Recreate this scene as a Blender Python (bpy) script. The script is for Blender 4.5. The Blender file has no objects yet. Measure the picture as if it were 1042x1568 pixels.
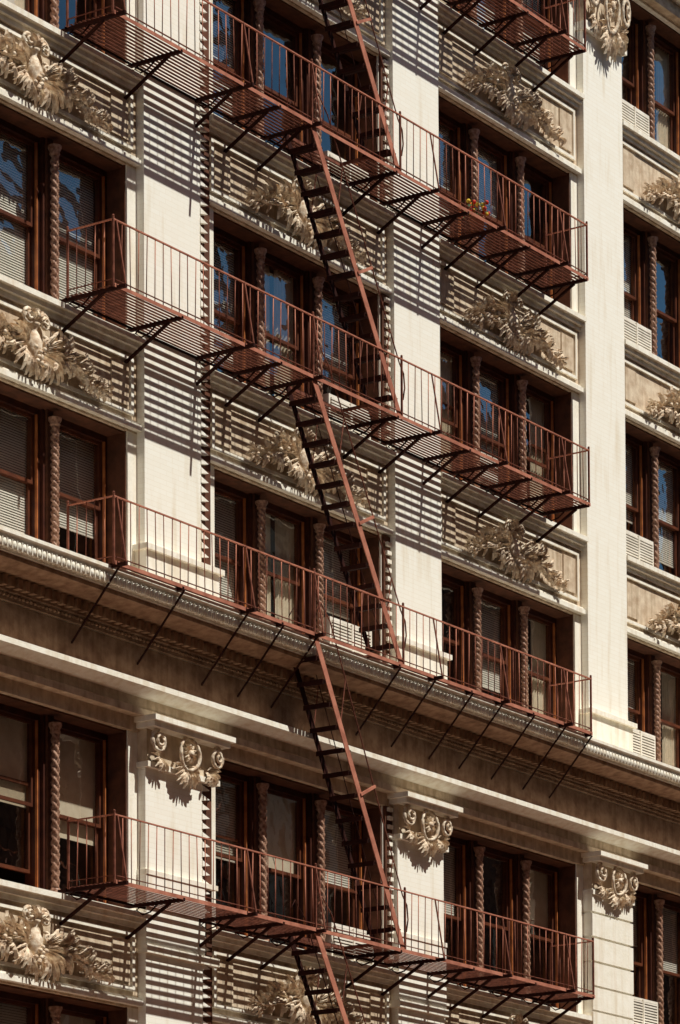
import bpy, math, random
from mathutils import Vector, Matrix, Quaternion
random.seed(7)
scene=bpy.context.scene
D=bpy.data
# ------------------------------------------------------------ materials
def nodes(name):
    m=D.materials.new(name); m.use_nodes=True
    nt=m.node_tree; b=nt.nodes['Principled BSDF']; return m,nt,b
def mat(name,col,col2=None,rough=.8,scale=6.0,bump=.0,bscale=30.0,spec=.3,streak=0.0,metal=0):
    m,nt,b=nodes(name); N=nt.nodes; Lk=nt.links
    geo=N.new('ShaderNodeNewGeometry')
    no=N.new('ShaderNodeTexNoise'); no.inputs['Scale'].default_value=scale; no.inputs['Detail'].default_value=6
    Lk.new(geo.outputs['Position'],no.inputs['Vector'])
    r=N.new('ShaderNodeValToRGB'); r.color_ramp.elements[0].position=.35; r.color_ramp.elements[1].position=.65
    c2=col2 or tuple(c*.75 for c in col)
    r.color_ramp.elements[0].color=(*c2,1); r.color_ramp.elements[1].color=(*col,1)
    Lk.new(no.outputs['Fac'],r.inputs['Fac'])
    out=r.outputs['Color']
    if streak>0:
        mp=N.new('ShaderNodeMapping'); mp.inputs['Scale'].default_value=(5,5,.35)
        Lk.new(geo.outputs['Position'],mp.inputs['Vector'])
        n2=N.new('ShaderNodeTexNoise'); n2.inputs['Scale'].default_value=1.6; n2.inputs['Detail'].default_value=8
        Lk.new(mp.outputs['Vector'],n2.inputs['Vector'])
        r2=N.new('ShaderNodeValToRGB'); r2.color_ramp.elements[0].position=.3; r2.color_ramp.elements[1].position=.55
        v=1-streak
        r2.color_ramp.elements[0].color=(v,v*.93,v*.85,1); r2.color_ramp.elements[1].color=(1,1,1,1)
        Lk.new(n2.outputs['Fac'],r2.inputs['Fac'])
        mx=N.new('ShaderNodeMix'); mx.data_type='RGBA'; mx.blend_type='MULTIPLY'; mx.inputs[0].default_value=1
        Lk.new(out,mx.inputs[6]); Lk.new(r2.outputs['Color'],mx.inputs[7]); out=mx.outputs[2]
    Lk.new(out,b.inputs['Base Color'])
    b.inputs['Roughness'].default_value=rough; b.inputs['Metallic'].default_value=metal
    b.inputs['Specular IOR Level'].default_value=spec
    if bump>0:
        n3=N.new('ShaderNodeTexNoise'); n3.inputs['Scale'].default_value=bscale; n3.inputs['Detail'].default_value=4
        Lk.new(geo.outputs['Position'],n3.inputs['Vector'])
        bp=N.new('ShaderNodeBump'); bp.inputs['Strength'].default_value=bump; bp.inputs['Distance'].default_value=.02
        Lk.new(n3.outputs['Fac'],bp.inputs['Height']); Lk.new(bp.outputs['Normal'],b.inputs['Normal'])
    return m
def brickmat(name,c1,c2,mort,rowh=.075,bw=.3,streak=.12,bs=.15):
    m,nt,b=nodes(name); N=nt.nodes; Lk=nt.links
    geo=N.new('ShaderNodeNewGeometry'); sp=N.new('ShaderNodeSeparateXYZ'); cb=N.new('ShaderNodeCombineXYZ')
    Lk.new(geo.outputs['Position'],sp.inputs[0])
    ad=N.new('ShaderNodeMath'); ad.operation='ADD'
    Lk.new(sp.outputs['X'],ad.inputs[0]); Lk.new(sp.outputs['Y'],ad.inputs[1])
    Lk.new(ad.outputs[0],cb.inputs['X']); Lk.new(sp.outputs['Z'],cb.inputs['Y'])
    br=N.new('ShaderNodeTexBrick'); br.inputs['Scale'].default_value=1
    br.inputs['Brick Width'].default_value=bw; br.inputs['Row Height'].default_value=rowh
    br.inputs['Mortar Size'].default_value=.004; br.inputs['Mortar Smooth'].default_value=.3
    br.inputs['Color1'].default_value=(*c1,1); br.inputs['Color2'].default_value=(*c2,1); br.inputs['Mortar'].default_value=(*mort,1)
    Lk.new(cb.outputs[0],br.inputs['Vector'])
    mp=N.new('ShaderNodeMapping'); mp.inputs['Scale'].default_value=(4,4,.5)
    Lk.new(geo.outputs['Position'],mp.inputs['Vector'])
    n2=N.new('ShaderNodeTexNoise'); n2.inputs['Scale'].default_value=1.3; n2.inputs['Detail'].default_value=9
    Lk.new(mp.outputs['Vector'],n2.inputs['Vector'])
    r2=N.new('ShaderNodeValToRGB'); r2.color_ramp.elements[0].position=.30; r2.color_ramp.elements[1].position=.48
    v=1-streak
    r2.color_ramp.elements[0].color=(v,v*.95,v*.88,1); r2.color_ramp.elements[1].color=(1,1,1,1)
    Lk.new(n2.outputs['Fac'],r2.inputs['Fac'])
    mx=N.new('ShaderNodeMix'); mx.data_type='RGBA'; mx.blend_type='MULTIPLY'; mx.inputs[0].default_value=1
    Lk.new(br.outputs['Color'],mx.inputs[6]); Lk.new(r2.outputs['Color'],mx.inputs[7])
    Lk.new(mx.outputs[2],b.inputs['Base Color'])
    b.inputs['Roughness'].default_value=.85; b.inputs['Specular IOR Level'].default_value=.25
    bp=N.new('ShaderNodeBump'); bp.inputs['Strength'].default_value=bs; bp.inputs['Distance'].default_value=.006; bp.invert=True
    Lk.new(br.outputs['Fac'],bp.inputs['Height']); Lk.new(bp.outputs['Normal'],b.inputs['Normal'])
    return m
def glassmat(name):
    m=D.materials.new(name); m.use_nodes=True; nt=m.node_tree; N=nt.nodes; Lk=nt.links; N.clear()
    o=N.new('ShaderNodeOutputMaterial'); mx=N.new('ShaderNodeMixShader')
    tr=N.new('ShaderNodeBsdfTransparent'); tr.inputs[0].default_value=(.98,.96,.92,1)
    gl=N.new('ShaderNodeBsdfGlossy'); gl.inputs['Roughness'].default_value=.012; gl.inputs['Color'].default_value=(.88,.95,1,1)
    fr=N.new('ShaderNodeLayerWeight'); fr.inputs['Blend'].default_value=.5
    pw=N.new('ShaderNodeMath'); pw.operation='POWER'; pw.inputs[1].default_value=2.0
    ma=N.new('ShaderNodeMath'); ma.operation='MULTIPLY_ADD'; ma.inputs[1].default_value=.9; ma.inputs[2].default_value=.06
    Lk.new(fr.outputs['Facing'],pw.inputs[0]); Lk.new(pw.outputs[0],ma.inputs[0])
    geo=N.new('ShaderNodeNewGeometry'); no=N.new('ShaderNodeTexNoise'); no.inputs['Scale'].default_value=1.5; no.inputs['Detail'].default_value=2
    Lk.new(geo.outputs['Position'],no.inputs['Vector'])
    bp=N.new('ShaderNodeBump'); bp.inputs['Strength'].default_value=.7; bp.inputs['Distance'].default_value=.035
    Lk.new(no.outputs['Fac'],bp.inputs['Height']); Lk.new(bp.outputs['Normal'],gl.inputs['Normal'])
    Lk.new(ma.outputs[0],mx.inputs[0]); Lk.new(tr.outputs[0],mx.inputs[1]); Lk.new(gl.outputs[0],mx.inputs[2]); Lk.new(mx.outputs[0],o.inputs[0])
    return m
M={}
M['brick']=brickmat('cream_brick',(.97,.94,.85),(.95,.91,.81),(.89,.83,.71),streak=.11)
M['stone']=mat('cream_stone',(.96,.92,.82),(.90,.85,.73),bump=.25,streak=.14)
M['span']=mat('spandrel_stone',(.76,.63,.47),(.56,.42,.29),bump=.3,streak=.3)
M['soffit']=mat('shaded_cornice_stone',(.42,.26,.16),(.26,.14,.08),bump=.3,streak=.3)  # base colour darkened to paint in the cornice's shade; streaks are weathering
M['orn']=mat('terracotta_ornament',(.90,.79,.63),(.54,.38,.25),scale=14,bump=.4)
M['reveal']=mat('shade_brown_stone',(.14,.05,.025),(.08,.03,.015),bump=.2)  # brown stone, its dark tone also painting shade into the recesses
M['frame']=mat('dark_wood_frame',(.07,.02,.010),(.04,.011,.007),rough=.5)
M['sash']=mat('painted_sash',(.13,.038,.016),(.08,.023,.011),rough=.5)
M['trim']=mat('orange_trim',(.50,.17,.05),(.30,.09,.03),rough=.5)
M['rope']=mat('twisted_colonnette',(.50,.30,.21),(.22,.10,.06),rough=.45,scale=20)
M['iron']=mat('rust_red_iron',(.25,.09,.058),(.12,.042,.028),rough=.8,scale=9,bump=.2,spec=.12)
M['ironl']=mat('sunlit_red_iron',(.52,.21,.14),(.34,.125,.082),rough=.8,scale=5,bump=.2,spec=.12)  # sunlit copy of the red iron, brightness painted into the colour
M['irond']=mat('shaded_iron',(.045,.012,.008),(.025,.008,.006),rough=.8,scale=9,spec=.1)  # shaded copy of the iron for undersides, treads and brackets
M['glass']=glassmat('window_glass')
M['blind']=mat('blind_slats',(.92,.90,.84),(.88,.85,.78),rough=.6)
M['shade']=mat('roller_shade',(.82,.74,.60),(.72,.63,.49),rough=.9)
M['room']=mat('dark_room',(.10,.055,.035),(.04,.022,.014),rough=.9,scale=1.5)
M['ac']=mat('air_conditioner_metal',(.88,.83,.74),(.76,.70,.60),rough=.5)
M['asphalt']=mat('asphalt',(.06,.045,.036),(.045,.033,.026),bump=.3)
M['concrete']=mat('sidewalk_concrete',(.30,.15,.085),(.23,.11,.06),scale=1)
M['paint']=mat('road_paint',(.75,.72,.65))
M['obrick']=brickmat('dark_brick',(.24,.10,.055),(.18,.07,.035),(.2,.14,.1))
M['opale']=brickmat('pale_brick',(.65,.52,.39),(.56,.44,.33),(.4,.3,.22))
M['red']=mat('flower_red',(.7,.04,.02)); M['yel']=mat('flower_yellow',(.8,.55,.05)); M['leaf']=mat('plant_leaf',(.06,.10,.03)); M['pot']=mat('clay_pot',(.4,.15,.07))
# ------------------------------------------------------------ mesh builder
class MB:
    def __init__(s): s.v=[];s.f=[];s.m=[];s.sm=[]
    def add(s,vs,fs,mk,smooth=False):
        o=len(s.v); s.v+=[tuple(v) for v in vs]
        for f in fs: s.f.append(tuple(i+o for i in f)); s.m.append(mk); s.sm.append(smooth)
    def box(s,x0,x1,y0,y1,z0,z1,mk):
        vs=[(x0,y0,z0),(x1,y0,z0),(x1,y1,z0),(x0,y1,z0),(x0,y0,z1),(x1,y0,z1),(x1,y1,z1),(x0,y1,z1)]
        s.add(vs,[(0,3,2,1),(4,5,6,7),(0,1,5,4),(1,2,6,5),(2,3,7,6),(3,0,4,7)],mk)
    def bar(s,p,q,w,h,mk,up=(0,0,1)):
        p=Vector(p);q=Vector(q);d=(q-p).normalized();u=Vector(up)
        if abs(d.dot(u))>.99: u=Vector((1,0,0))
        a=d.cross(u).normalized();b=a.cross(d).normalized()
        vs=[]
        for c in (p,q):
            for i,j in((-1,-1),(1,-1),(1,1),(-1,1)): vs.append(c+a*(i*w/2)+b*(j*h/2))
        s.add(vs,[(0,3,2,1),(4,5,6,7),(0,1,5,4),(1,2,6,5),(2,3,7,6),(3,0,4,7)],mk)
    def tube(s,pts,r,mk,n=6,closed=True):
        pts=[Vector(p) for p in pts]; vs=[];fs=[]
        for i,p in enumerate(pts):
            d=(pts[min(i+1,len(pts)-1)]-pts[max(i-1,0)]).normalized()
            u=Vector((0,0,1)) if abs(d.z)<.9 else Vector((0,1,0))
            a=d.cross(u).normalized(); b=a.cross(d)
            rr=r[i] if isinstance(r,(list,tuple)) else r
            for k in range(n):
                t=2*math.pi*k/n; vs.append(p+a*math.cos(t)*rr+b*math.sin(t)*rr)
        for i in range(len(pts)-1):
            for k in range(n):
                k2=(k+1)%n; fs.append((i*n+k,i*n+k2,(i+1)*n+k2,(i+1)*n+k))
        fs.append(tuple(range(n))[::-1]); fs.append(tuple((len(pts)-1)*n+k for k in range(n)))
        s.add(vs,fs,mk,True)
    def lathe(s,c,prof,mk,n=14,sy=1.0):
        vs=[];fs=[]
        for r,z in prof:
            for k in range(n):
                t=2*math.pi*k/n; vs.append((c[0]+r*math.cos(t),c[1]+r*math.sin(t)*sy,c[2]+z))
        for i in range(len(prof)-1):
            for k in range(n):
                k2=(k+1)%n; fs.append((i*n+k,i*n+k2,(i+1)*n+k2,(i+1)*n+k))
        s.add(vs,fs,mk,True)
    def ball(s,c,r,mk,sy=1.0,sz=1.0):
        s.lathe(c,[(r*math.sin(math.pi*i/6)+1e-4,-r*sz*math.cos(math.pi*i/6)) for i in range(7)],mk,8,sy)
    def leaf(s,bx,bz,ang,L,W,lift,mk,y0=0.0,curl=.0,seg=8):
        vs=[];fs=[]
        for i in range(seg+1):
            t=i/seg; a=curl*t
            cx=bx+L*t*math.cos(ang+a); cz=bz+L*t*math.sin(ang+a)
            w=W*math.sin(math.pi*min(1,.12+.88*t))*(1-.45*(i%2))*.5
            y=y0-lift*(math.sin(math.pi*t*.75))-.01
            nx,nz=-math.sin(ang+a),math.cos(ang+a)
            vs+=[(cx+nx*w,y+.035,cz+nz*w),(cx+nx*w*.4,y-.012,cz+nz*w*.4),(cx,y+.018,cz),(cx-nx*w*.4,y-.012,cz-nz*w*.4),(cx-nx*w,y+.035,cz-nz*w)]
        for i in range(seg):
            for k in range(4):
                a=i*5+k; fs.append((a,a+1,a+6,a+5))
        s.add(vs,fs,mk,False)
    def extrude(s,prof,x0,x1,mk):  # prof (d outward,z)
        n=len(prof); vs=[(x0,-d,z) for d,z in prof]+[(x1,-d,z) for d,z in prof]
        fs=[(i,i+1,n+i+1,n+i) for i in range(n-1)]+[(n-1,0,n,2*n-1)]
        fs+=[tuple(range(n))[::-1],tuple(range(n,2*n))]
        s.add(vs,fs,mk)
    def mesh(s,name):
        me=D.meshes.new(name); me.from_pydata(s.v,[],s.f)
        used=[]
        for k in s.m:
            if k not in used: used.append(k)
        for k in used: me.materials.append(M[k])
        ix={k:i for i,k in enumerate(used)}
        me.polygons.foreach_set('material_index',[ix[k] for k in s.m])
        me.polygons.foreach_set('use_smooth',s.sm)
        me.update(); return me
def obj(name,me,parent=None,loc=(0,0,0)):
    o=D.objects.new(name,me); scene.collection.objects.link(o); o.location=loc
    if parent: o.parent=parent
    return o
def empty(name,loc=(0,0,0)):
    e=D.objects.new(name,None); scene.collection.objects.link(e); e.location=loc; e.empty_display_size=.5; return e
# ------------------------------------------------------------ layout
LV=[2.9,6.82,10.75,15.23,19.16,23.06,27.04,30.9]     # walking levels
BAYS=[(-16.2,-11.4),(-9.9,-5.02),(-3.346,1.577),(2.93,7.645),(9.01,13.8),(15.2,20.0)]
PIERS=[(-17.8,-16.2),(-11.4,-9.9),(-5.02,-3.346),(1.577,2.93),(7.645,9.01),(13.8,15.2),(20.0,21.6)]
XL,XR=-17.8,21.6
bld=empty('office_building')
# ---- piers
mb=MB()
for i,(a,b) in enumerate(PIERS):
    bb=b-.30 if i==2 else b
    mb.box(a,bb,0,.75,0,29.5,'brick')
    if i==2:
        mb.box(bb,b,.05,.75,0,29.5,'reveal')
        z=3.0
        while z<29:
            if not(12.7<z<16.1):
                vs=[(bb-.01,-.015,z),(bb+.17,-.015,z+.035),(bb-.01,-.015,z+.09),(bb-.01,.06,z),(bb+.17,.06,z+.035),(bb-.01,.06,z+.09)]
                mb.add(vs,[(0,1,2),(3,5,4),(0,3,4,1),(1,4,5,2),(2,5,3,0)],'brick')
            z+=.14
    # pedestals over the cornice
    mb.box(a-.10,b+.10,-.12,.5,15.20,15.48,'stone')
    mb.box(a-.05,b+.05,-.07,.5,15.48,15.95,'stone')
    mb.box(a-.11,b+.11,-.13,.5,15.95,16.03,'stone')
    # lower pier bands
    mb.box(a-.03,b+.03,-.045,.4,11.22,11.29,'stone')
    mb.box(a-.02,bb+.02,-.03,.4,10.2,11.22,'brick')
    mb.box(a-.04,b+.04,-.06,.4,10.08,10.2,'stone')
    if i>=4:
        z=6.9
        while z<12.5:
            mb.box(a-.025,b+.025,-.05,.3,z,z+.39,'stone'); z+=.43
obj('piers',mb.mesh('piers'),bld)
# ---- entablatures
def entab(mb,zo):
    P=[(-.7,13.5),(.07,13.5),(.07,13.6),(.03,13.62),(.03,13.76),(-.7,13.76)]
    mb.extrude([(d,z+zo) for d,z in P],XL-.3,XR+.3,'span')  # darker stone paints in the shade below the ledge
    P=[(-.7,13.763),(.1,13.763),(.32,13.84),(.32,13.92),(.07,13.97),(.07,14.5)]
    mb.extrude([(d,z+zo) for d,z in P]+[(-.7,14.5+zo)],XL-.3,XR+.3,'stone')
    P=[(-.7,14.503),(.11,14.503),(.11,14.6),(.16,14.62),(.16,14.8),(.45,14.84),(.64,14.87),(.64,14.93),(.2,14.935),(-.7,14.935)]
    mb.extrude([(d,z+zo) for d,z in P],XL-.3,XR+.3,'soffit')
    P=[(-.7,14.938),(.67,14.938),(.67,14.96),(.76,15.13),(.80,15.15),(.80,15.20),(.3,15.235),(-.7,15.24)]
    mb.extrude([(d,z+zo) for d,z in P],XL-.3,XR+.3,'stone')
    mb.box(XL-.3,XR+.3,-.074,0,13.99+zo,14.49+zo,'soffit')  # frieze face coloured dark for the shadow of the crown
    x=XL
    while x<XR:
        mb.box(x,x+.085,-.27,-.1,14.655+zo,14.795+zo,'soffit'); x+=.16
    x=XL
    while x<XR:   # egg and dart along the crown moulding
        mb.lathe((x,-.735,15.035+zo),[(.001,-.075),(.028,-.06),(.04,-.01),(.032,.04),(.001,.065)],'stone',7)
        mb.box(x+.045,x+.058,-.765,-.68,14.965+zo,15.10+zo,'stone')
        x+=.105
    x=XL
    while x<XR:  # bead row
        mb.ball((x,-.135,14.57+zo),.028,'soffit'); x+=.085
mb=MB(); entab(mb,0); obj('lower_cornice',mb.mesh('lower_cornice'),bld)
mb=MB(); entab(mb,16.0); obj('upper_cornice',mb.mesh('upper_cornice'),bld)
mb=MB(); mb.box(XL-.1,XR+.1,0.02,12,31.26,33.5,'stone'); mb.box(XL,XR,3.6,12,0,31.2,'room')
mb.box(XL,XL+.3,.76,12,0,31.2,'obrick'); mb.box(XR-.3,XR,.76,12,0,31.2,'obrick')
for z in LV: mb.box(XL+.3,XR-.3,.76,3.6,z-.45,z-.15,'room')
mb.box(XL,XR,.05,.8,0,2.75,'stone')
obj('core_walls',mb.mesh('core_walls'),bld)
# ---- rope colonnette (shared mesh)
def rope_mesh(H,R=.068):
    mb=MB(); n=12; rings=int(H/.016); vs=[];fs=[]
    for i in range(rings+1):
        z=H*i/rings
        for k in range(n):
            t=2*math.pi*k/n; r=R*(.45+.55*abs(math.sin(1.5*t+z*math.pi/.125)))
            vs.append((r*math.cos(t),r*math.sin(t),z))
    for i in range(rings):
        for k in range(n):
            k2=(k+1)%n; fs.append((i*n+k,i*n+k2,(i+1)*n+k2,(i+1)*n+k))
    mb.add(vs,fs,'rope',True)
    mb.lathe((0,0,-.12),[(.10,0),(.10,.05),(.08,.07),(.09,.1),(.07,.13)],'rope',12)
    mb.lathe((0,0,H-.02),[(.06,0),(.08,.03),(.07,.06),(.1,.12),(.1,.16)],'rope',12)
    return mb.mesh('twisted_colonnette')
ROPE=rope_mesh(2.28)
# ---- spandrel ornament (shared mesh)
def ornament(seed):
    mb=MB(); R=random.Random(seed)
    k='orn'
    mb.lathe((0,-.03,0),[(.04,-.42),(.09,-.38),(.05,-.32),(.09,-.24),(.125,-.1),(.12,.02),(.08,.12),(.05,.18),(.08,.24),(.10,.27),(.02,.30)],k,14,1.0)
    for sx in(-1,1):
        for (cx,cz,RR,tr) in((.17,.32,.12,.03),(.22,.04,.09,.024),(.12,-.30,.08,.022)):
            pts=[];rr=[]
            for i in range(22):
                t=i/21; a=math.pi*.6-3.4*math.pi*t; r=RR*(1-.78*t)
                pts.append((sx*(cx+r*math.cos(a)),-.07-.06*t,cz+r*math.sin(a))); rr.append(tr*(1-.4*t))
            mb.tube(pts,rr,k,6)
        for i in range(11):   # fan of spiky leaves
            a=math.radians(-85+ i*15+R.uniform(-4,4))
            mb.leaf(sx*.14,-.10,a if sx>0 else math.pi-a,.40+.12*R.random(),.065,.17,k,curl=sx*-.3)
        for i in range(6):
            a=math.radians(150+i*12) ; mb.leaf(sx*(.33+.05*i),-.12+.01*i,(a+math.pi) if sx>0 else math.pi-(a+math.pi),.34,.06,.13,k)
        st=[]
        for i in range(12):
            t=i/11; st.append((sx*(.2+1.3*t),-.06-.03*math.sin(6*t),-.12+.10*math.sin(t*5.5)-.10*t))
        mb.tube(st,[.03-.017*i/11 for i in range(12)],k,6)
        for i in range(24):
            t=i/23; x=sx*(.32+1.15*t); z=-.12+.10*math.sin(t*5.5)-.10*t
            for s2 in(-1,1):
                a=math.radians(s2*(60-30*t)+R.uniform(-16,16))
                if sx<0: a=math.pi-a
                mb.leaf(x,z,a,(.38-.20*t)*R.uniform(.7,1.15),.08-.03*t,.09+.09*R.random(),k,y0=-.02,curl=R.uniform(-.6,.6))
            if i%4==1: mb.ball((x+.02,-.13,z+R.uniform(-.05,.05)),.035,k)
    for i in range(9):
        a=math.radians(-160+i*17); mb.leaf(0,-.22,a,.30,.08,.13,k)
    for i in range(5):
        a=math.radians(40+i*25); mb.leaf(0,.24,a,.24,.08,.14,k)
    for i in range(9):
        mb.ball((R.uniform(-.12,.12),-.16,R.uniform(-.35,-.1)),.034,k)
    mb.ball((0,-.1,.38),.06,k)
    return mb.mesh('foliate_cartouche')
ORNS=[ornament(3),ornament(11),ornament(23)]
# ---- capital (shared mesh)
def capital(W):
    mb=MB(); k='orn'; R=random.Random(5)
    h=W/2
    mb.box(-h-.14,h+.14,-.30,.3,.62,.697,'stone'); mb.box(-h-.09,h+.09,-.24,.3,.54,.62,'stone')
    mb.box(-h-.04,h+.04,-.08,.3,-.02,.06,'stone'); mb.box(-h-.004,h+.004,-.03,.3,.06,.54,'span')
    for sx in(-1,1):
        pts=[];rr=[]
        for i in range(26):
            t=i/25; a=math.pi*.5-3.8*math.pi*t; r=.17*(1-.8*t)
            pts.append((sx*(h-.14+r*math.cos(a)),-.13-.08*t,.36+r*math.sin(a))); rr.append(.035*(1-.45*t))
        mb.tube(pts,rr,k,7)
        for i in range(7):
            a=math.radians(-120+i*25); mb.leaf(sx*(h-.25),.16,a if sx>0 else math.pi-a,.24,.07,.12,k,y0=-.03)
        pts=[(sx*(.02+.21*math.sin(t)),-.14-.05*math.sin(t),.29+.23*math.cos(t)) for t in [math.pi*i/12 for i in range(13)]]
        mb.tube(pts,.03,k,6)
    for i in range(12):
        a=math.radians(i*30); mb.leaf(0,.30,a,.15,.05,.08,k,y0=-.12)
    mb.ball((0,-.2,.30),.05,k)
    for i in range(13):
        a=math.radians(-180+i*15); mb.leaf(0,.12,a,.28+.08*R.random(),.07,.13,k,y0=-.04)
    for i in range(12): mb.ball((R.uniform(-.25,.25),-.14,R.uniform(-.06,.12)),.036,k)
    return mb.mesh('scroll_capital')
for i,(a,b) in enumerate(PIERS):
    cm=capital(b-a)
    obj('capital_low_%d'%i,cm,bld,((a+b)/2,0,12.80))
    o=obj('capital_high_%d'%i,cm,bld,((a+b)/2,0,28.15)); o.scale=(1,1.1,1.9)
# ---- window bays
ACS={(2,2,2),(2,3,2),(2,4,2),(2,5,2),(4,2,0),(4,3,0),(4,4,0),(4,5,0),(4,6,0)}
FORCE={(1,4,0):('b',1),(1,4,1):('b',1),(1,4,2):('b',1.0),(1,3,1):('b',1),(1,3,2):('b',.7),(1,2,2):('s',.62),(1,2,1):('s',.5),
 (2,3,2):('b',.6),(2,2,2):('b',.5),(3,4,1):('b',.8),(3,4,2):('c',1),(3,3,1):('b',.75),(3,3,2):('c',1),(3,5,2):('-',.9),(3,5,1):('b',.5),
 (2,5,1):('-',.8),(2,5,0):('b',.8),(2,5,2):('-',0),(2,4,1):('c',1),(2,4,0):('b',.8),(4,4,0):('b',.6),(4,4,1):('b',.8),(4,5,0):('b',1),(4,3,0):('b',.6),(4,3,1):('c',1),(2,3,0):('b',.9),(2,3,1):('c',1),(2,2,1):('s',.5),(3,2,1):('-',0),(3,2,2):('s',.4)}
def bay(bi,fi):
    a,b=BAYS[bi]; z=LV[fi]; zn=LV[fi+1]; mb=MB(); R=random.Random(bi*31+fi*7+2)
    cfl=(fi==2); zs=z-.10
    if fi==3: zs=15.5
    zh=z+2.45
    if cfl: zh=13.3
    if fi==6: zh=29.45
    J=.22
    if cfl: mb.box(a,b,.10,.75,13.3,13.497,'span')
    elif fi==6: mb.box(a,b,.10,.75,29.45,29.497,'stone')
    else:
        zt=zn-.25
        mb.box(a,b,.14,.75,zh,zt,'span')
        mb.box(a+.002,b-.002,.045,.2,zh+.03,zh+.11,'stone')       # lintel ledge
        mb.box(a+.002,b-.002,.085,.2,zh+.11,zh+.15,'stone')
        mb.box(a+.002,b-.002,.03,.72,zt,zt+.07,'stone')
        mb.box(a+.002,b-.002,-.03,.72,zt+.07,zt+.15,'stone')      # sill of windows above
        mb.box(a+.002,b-.002,.09,.2,zt-.07,zt,'stone')
        z0,z1=zh+.24,zt-.14
        for (x0,x1,q0,q1) in((a+.12,b-.12,z0,z0+.05),(a+.12,b-.12,z1-.05,z1),(a+.12,a+.18,z0+.05,z1-.05),(b-.18,b-.12,z0+.05,z1-.05)):
            mb.box(x0,x1,.10,.16,q0,q1,'stone')
        for sx in (a+.22,b-.62):
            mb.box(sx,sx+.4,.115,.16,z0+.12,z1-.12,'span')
    if fi==3: mb.box(a,b,.10,.75,15.243,15.5,'stone')
    for x0,x1 in((a,a+J),(b-J,b)):
        mb.box(x0,x1,.14,.75,zs,zh,'stone')
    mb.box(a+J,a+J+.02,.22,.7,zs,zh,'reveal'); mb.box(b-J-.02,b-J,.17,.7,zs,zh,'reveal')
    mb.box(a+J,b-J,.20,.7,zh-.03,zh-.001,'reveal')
    if bi==2:
        mb.box(b-.20,b-.004,.10,.145,zs,zh,'reveal')
        q=zs+.05
        while q<zh-.05: mb.box(b-.15,b-.03,.055,.11,q,q+.062,'stone'); q+=.14
    wa,wb=a+J+.02,b-J-.02; mw=.24; ww=(wb-wa-2*mw)/3
    for k in range(3):
        x0=wa+k*(ww+mw); x1=x0+ww
        F=.07
        mb.box(x0,x0+F,.5,.72,zs,zh-.03,'frame'); mb.box(x1-F,x1,.5,.72,zs,zh-.03,'frame')
        mb.box(x0+F,x1-F,.5,.72,zh-.12,zh-.03,'frame'); mb.box(x0+F,x1-F,.46,.72,zs,zs+.06,'trim')
        mb.box(x1-F-.005,x1-F+.015,.49,.53,zs+.06,zh-.12,'trim')
        gx0,gx1=x0+F,x1-F; zb=zs+.06; zt2=zh-.12; zm=(zb+zt2)/2+R.uniform(-.03,.03)
        hasac=(bi,fi,k) in ACS
        opened=(not hasac) and R.random()<.12
        for (q0,q1,yy) in((zm-.02,zt2,.56),(zb+(.56 if hasac else .3 if opened else 0),zm+.03+(.3 if opened else 0),.61)):
            s=.05
            mb.box(gx0,gx0+s,yy,yy+.045,q0,q1,'sash'); mb.box(gx1-s,gx1,yy,yy+.045,q0,q1,'sash')
            mb.box(gx0+s,gx1-s,yy,yy+.045,q1-s,q1,'sash'); mb.box(gx0+s,gx1-s,yy,yy+.045,q0,q0+s,'sash')
            t1,t2=R.uniform(-.008,.008),R.uniform(-.008,.008); yc=yy+.02
            mb.add([(gx0+s,yc-t1,q0+s),(gx1-s,yc+t1,q0+s),(gx1-s,yc+t1+t2,q1-s),(gx0+s,yc-t1+t2,q1-s)],[(0,1,2,3)],'glass')
        if hasac:
            mb.box(gx0,gx1,.26,.70,zb,zb+.55,'ac')
            mb.box(gx0+.05,gx1-.05,.252,.262,zb+.05,zb+.50,'room')
            for j in range(9):
                mb.box(gx0+.04,gx1-.04,.235,.262,zb+.065+j*.05,zb+.09+j*.05,'ac')
            mb.box((gx0+gx1)/2-.02,(gx0+gx1)/2+.02,.225,.26,zb+.02,zb+.53,'ac')
        typ,fr=FORCE.get((bi,fi,k),(R.choice('bbbbscc-'),R.choice([.35,.5,.6,.8,1.0])))
        drop=fr*(zt2-zb)
        if typ=='b':
            q=zt2; 
            while q>zt2-drop+.02:
                mb.add([(gx0+.02,.668,q-.036),(gx1-.02,.668,q-.036),(gx1-.02,.683,q),(gx0+.02,.683,q)],[(0,1,2,3)],'blind'); q-=.038
            mb.box(gx0+.02,gx1-.02,.665,.69,zt2-drop-.01,zt2-drop+.015,'blind')
        elif typ=='s':
            mb.box(gx0+.01,gx1-.01,.67,.676,zt2-drop,zt2,'shade')
        elif typ=='c':
            n=24
            for (g0,g1) in ((gx0,gx0+(gx1-gx0)*.46),(gx0+(gx1-gx0)*.6,gx1)):
                vs=[];fs=[]
                for j in range(n+1):
                    u=g0+(g1-g0)*j/n; y=.70+.025*math.sin(j*1.5+R.random()*.5)
                    vs+=[(u,y,zb),(u,y,zt2)]
                fs=[(2*j,2*j+2,2*j+3,2*j+1) for j in range(n)]
                mb.add(vs,fs,'shade',True)
        # things standing on the inner sill
        if (typ!='b' or fr<.95) and not hasac:
            for _ in range(R.randint(0,3)):
                u=R.uniform(gx0+.1,gx1-.15); w_=R.uniform(.05,.16); h_=R.uniform(.08,.32); yq=R.uniform(.74,.8)
                mb.lathe((u,yq,zb+.001),[(.001,0),(w_*.5,0),(w_*.6,h_*.5),(w_*.35,h_*.85),(w_*.4,h_),(.001,h_)],R.choice(['blind','shade','pot','orn']),10)
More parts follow.
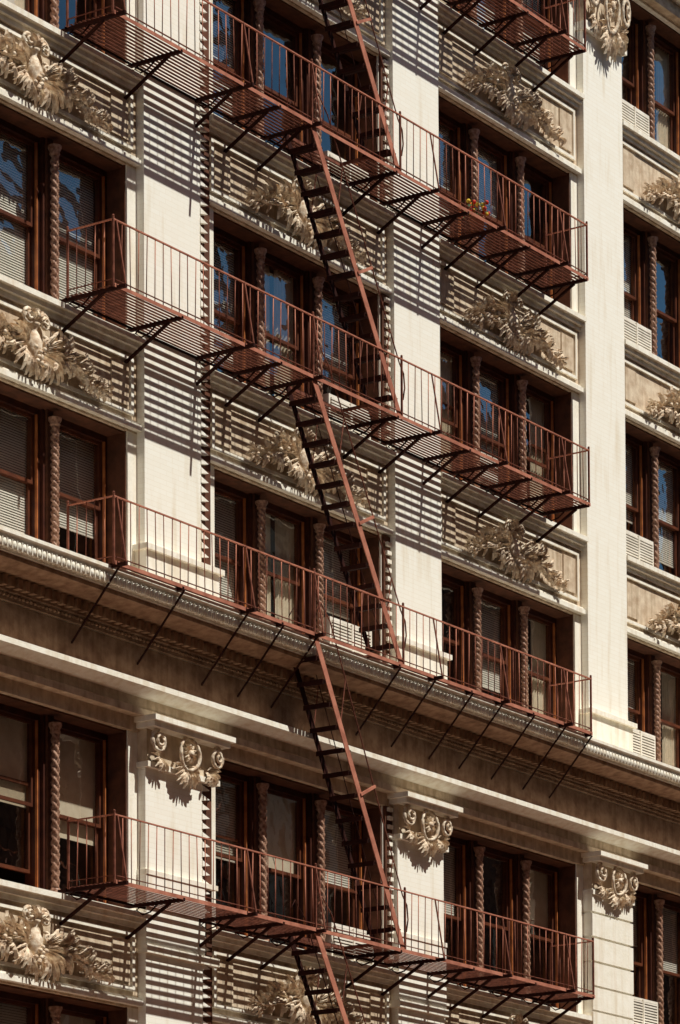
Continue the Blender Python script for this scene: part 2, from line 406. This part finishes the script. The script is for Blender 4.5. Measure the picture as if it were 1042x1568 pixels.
        if k<2:
            mb.box(x1,x1+mw,.44,.74,zs,zh-.03,'frame')
            mb.box(x1+.05,x1+mw-.05,.40,.44,zs,zh-.03,'reveal')
            o=obj('colonnette_%d_%d_%d'%(bi,fi,k),ROPE,bld,(x1+mw/2,.32,zs+.13)); o.scale=(1,1,(zh-zs-.30)/2.4)
    obj('window_bay_%d_%d'%(bi,fi),mb.mesh('window_bay_%d_%d'%(bi,fi)),bld)
    if not cfl and fi!=6:
        o=obj('cartouche_%d_%d'%(bi,fi),ORNS[(bi+fi)%3],bld,((a+b)/2,.12,(zh+.15+zn-.25)/2-.02)); o.scale=(1.0,1.1,1.0)
for bi in range(len(BAYS)):
    for fi in range(0,7): bay(bi,fi)
# ------------------------------------------------------------ fire escape
fe=empty('fire_escape')
X0,X1=-6.87,6.22; DO=.876; HR=.93
SX0,SX1=-1.95,.42; OP0,OP1=-1.95,-.45; DI=.33
def platform(idx,z):
    mb=MB(); it='iron'
    nsl=11; pitch=(DO-.04)/nsl
    for i in range(nsl+1):
        d=.04+pitch*i
        segs=[(X0,X1)]
        if DI<d<DO-.04 : segs=[(X0,OP0),(OP1,X1)]
        for a,b in segs: mb.box(a,b,-d-.0205,-d+.0205,z-.007,z,it)
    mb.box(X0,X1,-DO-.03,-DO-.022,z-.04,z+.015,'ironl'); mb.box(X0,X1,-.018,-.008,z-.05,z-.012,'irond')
    mb.box(OP0-.02,OP0,-DO,-DI,z-.05,z,it); mb.box(OP1,OP1+.02,-DO,-DI,z-.05,z,it); mb.box(OP0,OP1,-DI-.01,-DI+.005,z-.05,z+.004,it)
    bx=[X0+.06,-5.3,-3.75,-2.85,-1.99,.3,1.3,2.4,3.3,4.3,5.3,X1-.06]
    long=(idx==3)
    for j,x in enumerate(bx):
        mb.box(x-.024,x+.024,-1.06 if j%2==0 else -DO-.03,.16,z-.062,z-.012,'irond')
        if long: mb.bar((x,-.93,z-.06),(x,-.07,z-1.02),.028,.018,'irond')
        else:
            mb.bar((x,-.66,z-.06),(x,.14,z-.50),.036,.04,'irond')
            mb.tube([(x,-.42,z-.06),(x,-.30,z-.15),(x,-.16,z-.18),(x,-.05,z-.10),(x,-.12,z-.06)],.013,'irond',5)
        if j%2==0: mb.bar((x,-DO-.01,z+HR),(x,-1.05,z-.03),.024,.016,it)
    def rail(p,q,n):
        p=Vector(p);q=Vector(q)
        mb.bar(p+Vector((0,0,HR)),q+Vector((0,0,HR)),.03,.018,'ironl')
        mb.bar(p+Vector((0,0,.08)),q+Vector((0,0,.08)),.022,.010,it)
        for i in range(n+1):
            c=p.lerp(q,i/n); j=random.uniform(-.014,.014)
            mb.tube([(c.x+j,c.y,z),(c.x-j,c.y,z+HR)],.0075,'ironl' if random.random()<.5 else it,5)
    rail((X0,-DO,z),(X1,-DO,z),68)
    rail((X0,-DO,z),(X0,-.06,z),5); rail((X1,-DO,z),(X1,-.06,z),5)
    for x,y in((X0,-DO),(X1,-DO),(X0,-.06),(X1,-.06),(OP0-.03,-DO),(.45,-DO)):
        mb.box(x-.014,x+.014,y-.014,y+.014,z-.03,z+HR+.04,it)
        mb.ball((x,y,z+HR+.05),.02,it)
    obj('platform_%d'%idx,mb.mesh('platform_%d'%idx),fe)
def stair(idx,zt,zb):
    mb=MB(); it='iron'
    yo,yi=-DO+.01,-DI-.04
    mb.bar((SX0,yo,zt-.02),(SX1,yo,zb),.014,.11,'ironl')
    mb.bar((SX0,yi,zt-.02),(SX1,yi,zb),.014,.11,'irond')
    n=14
    for i in range(1,n):
        t=i/n; x=SX0+(SX1-SX0)*t; z=zt+(zb-zt)*t
        for j in range(3):
            mb.box(x-.13+.085*j,x-.06+.085*j,yo+.008,yi-.008,z-.008,z+.008,'irond')
        mb.box(x-.132,x-.12,yo+.008,yi-.008,z-.065,z+.005,'irond')
    for y,r in((yo,.012),(yi,.009)):
        pts=[(SX0+.02,y-.0,zt+.35),(SX0+.15,y,zt+.52),(SX0+.4,y,zt+.28)]
        a=Vector((SX0+.4,y,zt+.28)); b=Vector((SX1-.02,y,zb+.86))
        pts+= [tuple(a.lerp(b,i/4)) for i in range(1,5)]
        pts+=[(SX1+.10,y,zb+.72),(SX1+.13,y,zb+.5),(SX1+.08,y,zb+.3)]
        mb.tube(pts,r,it if y==yo else 'irond',6)
        for t in(.28,.82):
            x=SX0+(SX1-SX0)*t; z=zt+(zb-zt)*t
            q=a.lerp(b,(x+.14-a.x)/(b.x-a.x))
            mb.bar((x,y,z),(q.x,q.y,q.z),.018,.01,it,up=(0,1,0))
    x=SX0+(SX1-SX0)*.5; z=(zt+zb)/2
    mb.bar((x,yo-.01,z),(x+.40,yo-.01,z+.20),.03,.045,'ironl')
    obj('stair_%d'%idx,mb.mesh('stair_%d'%idx),fe)
for i in range(2,7): platform(i,LV[i])
for i in range(2,7): stair(i,LV[i],LV[i-1])
platform(1,LV[1])
# ------------------------------------------------------------ potted flowers on landing
def flowers(x,y,z):
    mb=MB(); R=random.Random(9)
    mb.lathe((0,0,0),[(.001,0),(.10,0),(.13,.2),(.145,.2),(.145,.24),(.12,.24),(.11,.2),(.001,.2)],'pot',12)
    for i in range(90):
        a=R.uniform(0,6.28); r=R.uniform(0,.25); h=R.uniform(.2,.5)
        c=Vector((r*math.cos(a),r*math.sin(a),h)); u=Vector((R.uniform(-1,1),R.uniform(-1,1),R.uniform(-1,1))).normalized()*.05; w=u.orthogonal().normalized()*.025
        mb.add([c-u,c+w,c+u,c-w],[(0,1,2,3)],'leaf')
    for i in range(26):
        a=R.uniform(0,6.28); r=R.uniform(.05,.25); mb.ball((r*math.cos(a),r*math.sin(a),R.uniform(.3,.52)),.036,R.choice(['red','red','yel']))
    mb2=mb.mesh('potted_flowers'); o=obj('potted_flowers',mb2,None,(x,y,z))
flowers(3.3,-.5,LV[5]+.002)
# ------------------------------------------------------------ street and opposite side
def single(name,fn):
    mb=MB(); fn(mb); return obj(name,mb.mesh(name))
single('ground',lambda m:m.box(-1500,1500,-1500,1500,-1,-.16,'asphalt'))
single('road',lambda m:m.box(-300,300,-29,-6,-.5,-.13,'asphalt'))
def lines(m):
    x=-200
    while x<200: m.box(x,x+3,-17.6,-17.45,-.14,-.126,'paint'); x+=9
single('lane_markings',lines)
single('sidewalk',lambda m:m.box(-300,300,-6,0.04,-.5,0,'concrete'))
single('sidewalk',lambda m:m.box(-300,300,-38,-29,-.5,0,'concrete'))
def opp(X_0,X_1,H,mt,bw):
    def f(m):
        m.box(X_0,X_1,-54,-38.6,0,H,mt)
        x=X_0
        while x<X_1-1:
            m.box(x,x+bw*.3,-38.6,-38.1,0,H,mt); x+=bw
        z=4
        while z<H-1:
            m.box(X_0+.01,X_1-.01,-38.6,-38.2,z,z+1.1,'reveal' if mt=='obrick' else 'opale'); z+=4
        m.box(X_0,X_1,-54,-37.5,H,H+1,'reveal')
    return f
single('brick_office_block',opp(-90,6,40,'obrick',5))
single('brick_office_block',opp(6.2,24,34,'opale',4.2))
single('brick_office_block',opp(24.2,49,43,'obrick',4.6))
single('brick_office_block',opp(49.2,61,36,'opale',5.6))
single('brick_office_block',opp(61.2,80,44,'obrick',5.6))
single('brick_office_block',opp(80.2,130,39,'obrick',5))
# ------------------------------------------------------------ light
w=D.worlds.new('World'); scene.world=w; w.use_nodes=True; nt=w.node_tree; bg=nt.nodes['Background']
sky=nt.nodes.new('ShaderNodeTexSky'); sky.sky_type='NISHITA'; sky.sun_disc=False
sv=Vector((.15,-1,1.68)).normalized()
sky.sun_elevation=math.asin(sv.z); sky.sun_rotation=math.atan2(sv.x,sv.y)
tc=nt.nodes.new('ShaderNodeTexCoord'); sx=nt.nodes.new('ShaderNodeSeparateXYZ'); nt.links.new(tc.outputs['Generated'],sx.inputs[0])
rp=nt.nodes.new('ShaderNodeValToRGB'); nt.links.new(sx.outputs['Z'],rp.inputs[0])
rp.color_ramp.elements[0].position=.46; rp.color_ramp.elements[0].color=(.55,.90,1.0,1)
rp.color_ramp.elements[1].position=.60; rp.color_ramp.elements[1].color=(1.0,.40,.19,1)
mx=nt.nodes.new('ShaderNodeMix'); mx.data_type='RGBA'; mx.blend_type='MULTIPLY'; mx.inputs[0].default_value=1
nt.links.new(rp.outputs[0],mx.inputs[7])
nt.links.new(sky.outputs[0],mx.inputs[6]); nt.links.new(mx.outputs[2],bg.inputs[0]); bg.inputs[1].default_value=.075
sl=D.lights.new('sun','SUN'); sl.energy=5; sl.angle=math.radians(.5); sl.color=(1,.985,.90)
so=D.objects.new('sun',sl); scene.collection.objects.link(so); so.rotation_euler=sv.to_track_quat('Z','Y').to_euler(); so.location=(0,-40,60)
# ------------------------------------------------------------ camera
al=math.radians(34.35); Dd=55.46
cam=D.cameras.new('camera'); co=D.objects.new('camera',cam); scene.collection.objects.link(co); scene.camera=co
co.location=(-Dd*math.cos(al),-Dd*math.sin(al),1.6)
pit=math.radians(3)
vd=Vector((math.cos(al)*math.cos(pit),math.sin(al)*math.cos(pit),math.sin(pit)))
q=vd.to_track_quat('-Z','Y').to_matrix() @ Matrix.Rotation(math.radians(-.3),3,'Z')
co.rotation_euler=q.to_euler()
cam.lens=126.1; cam.sensor_width=36; cam.shift_y=.821; cam.shift_x=-.0043
cam.clip_start=.5; cam.clip_end=4000
scene.view_settings.view_transform='Standard'; scene.view_settings.look='None'; scene.view_settings.exposure=0
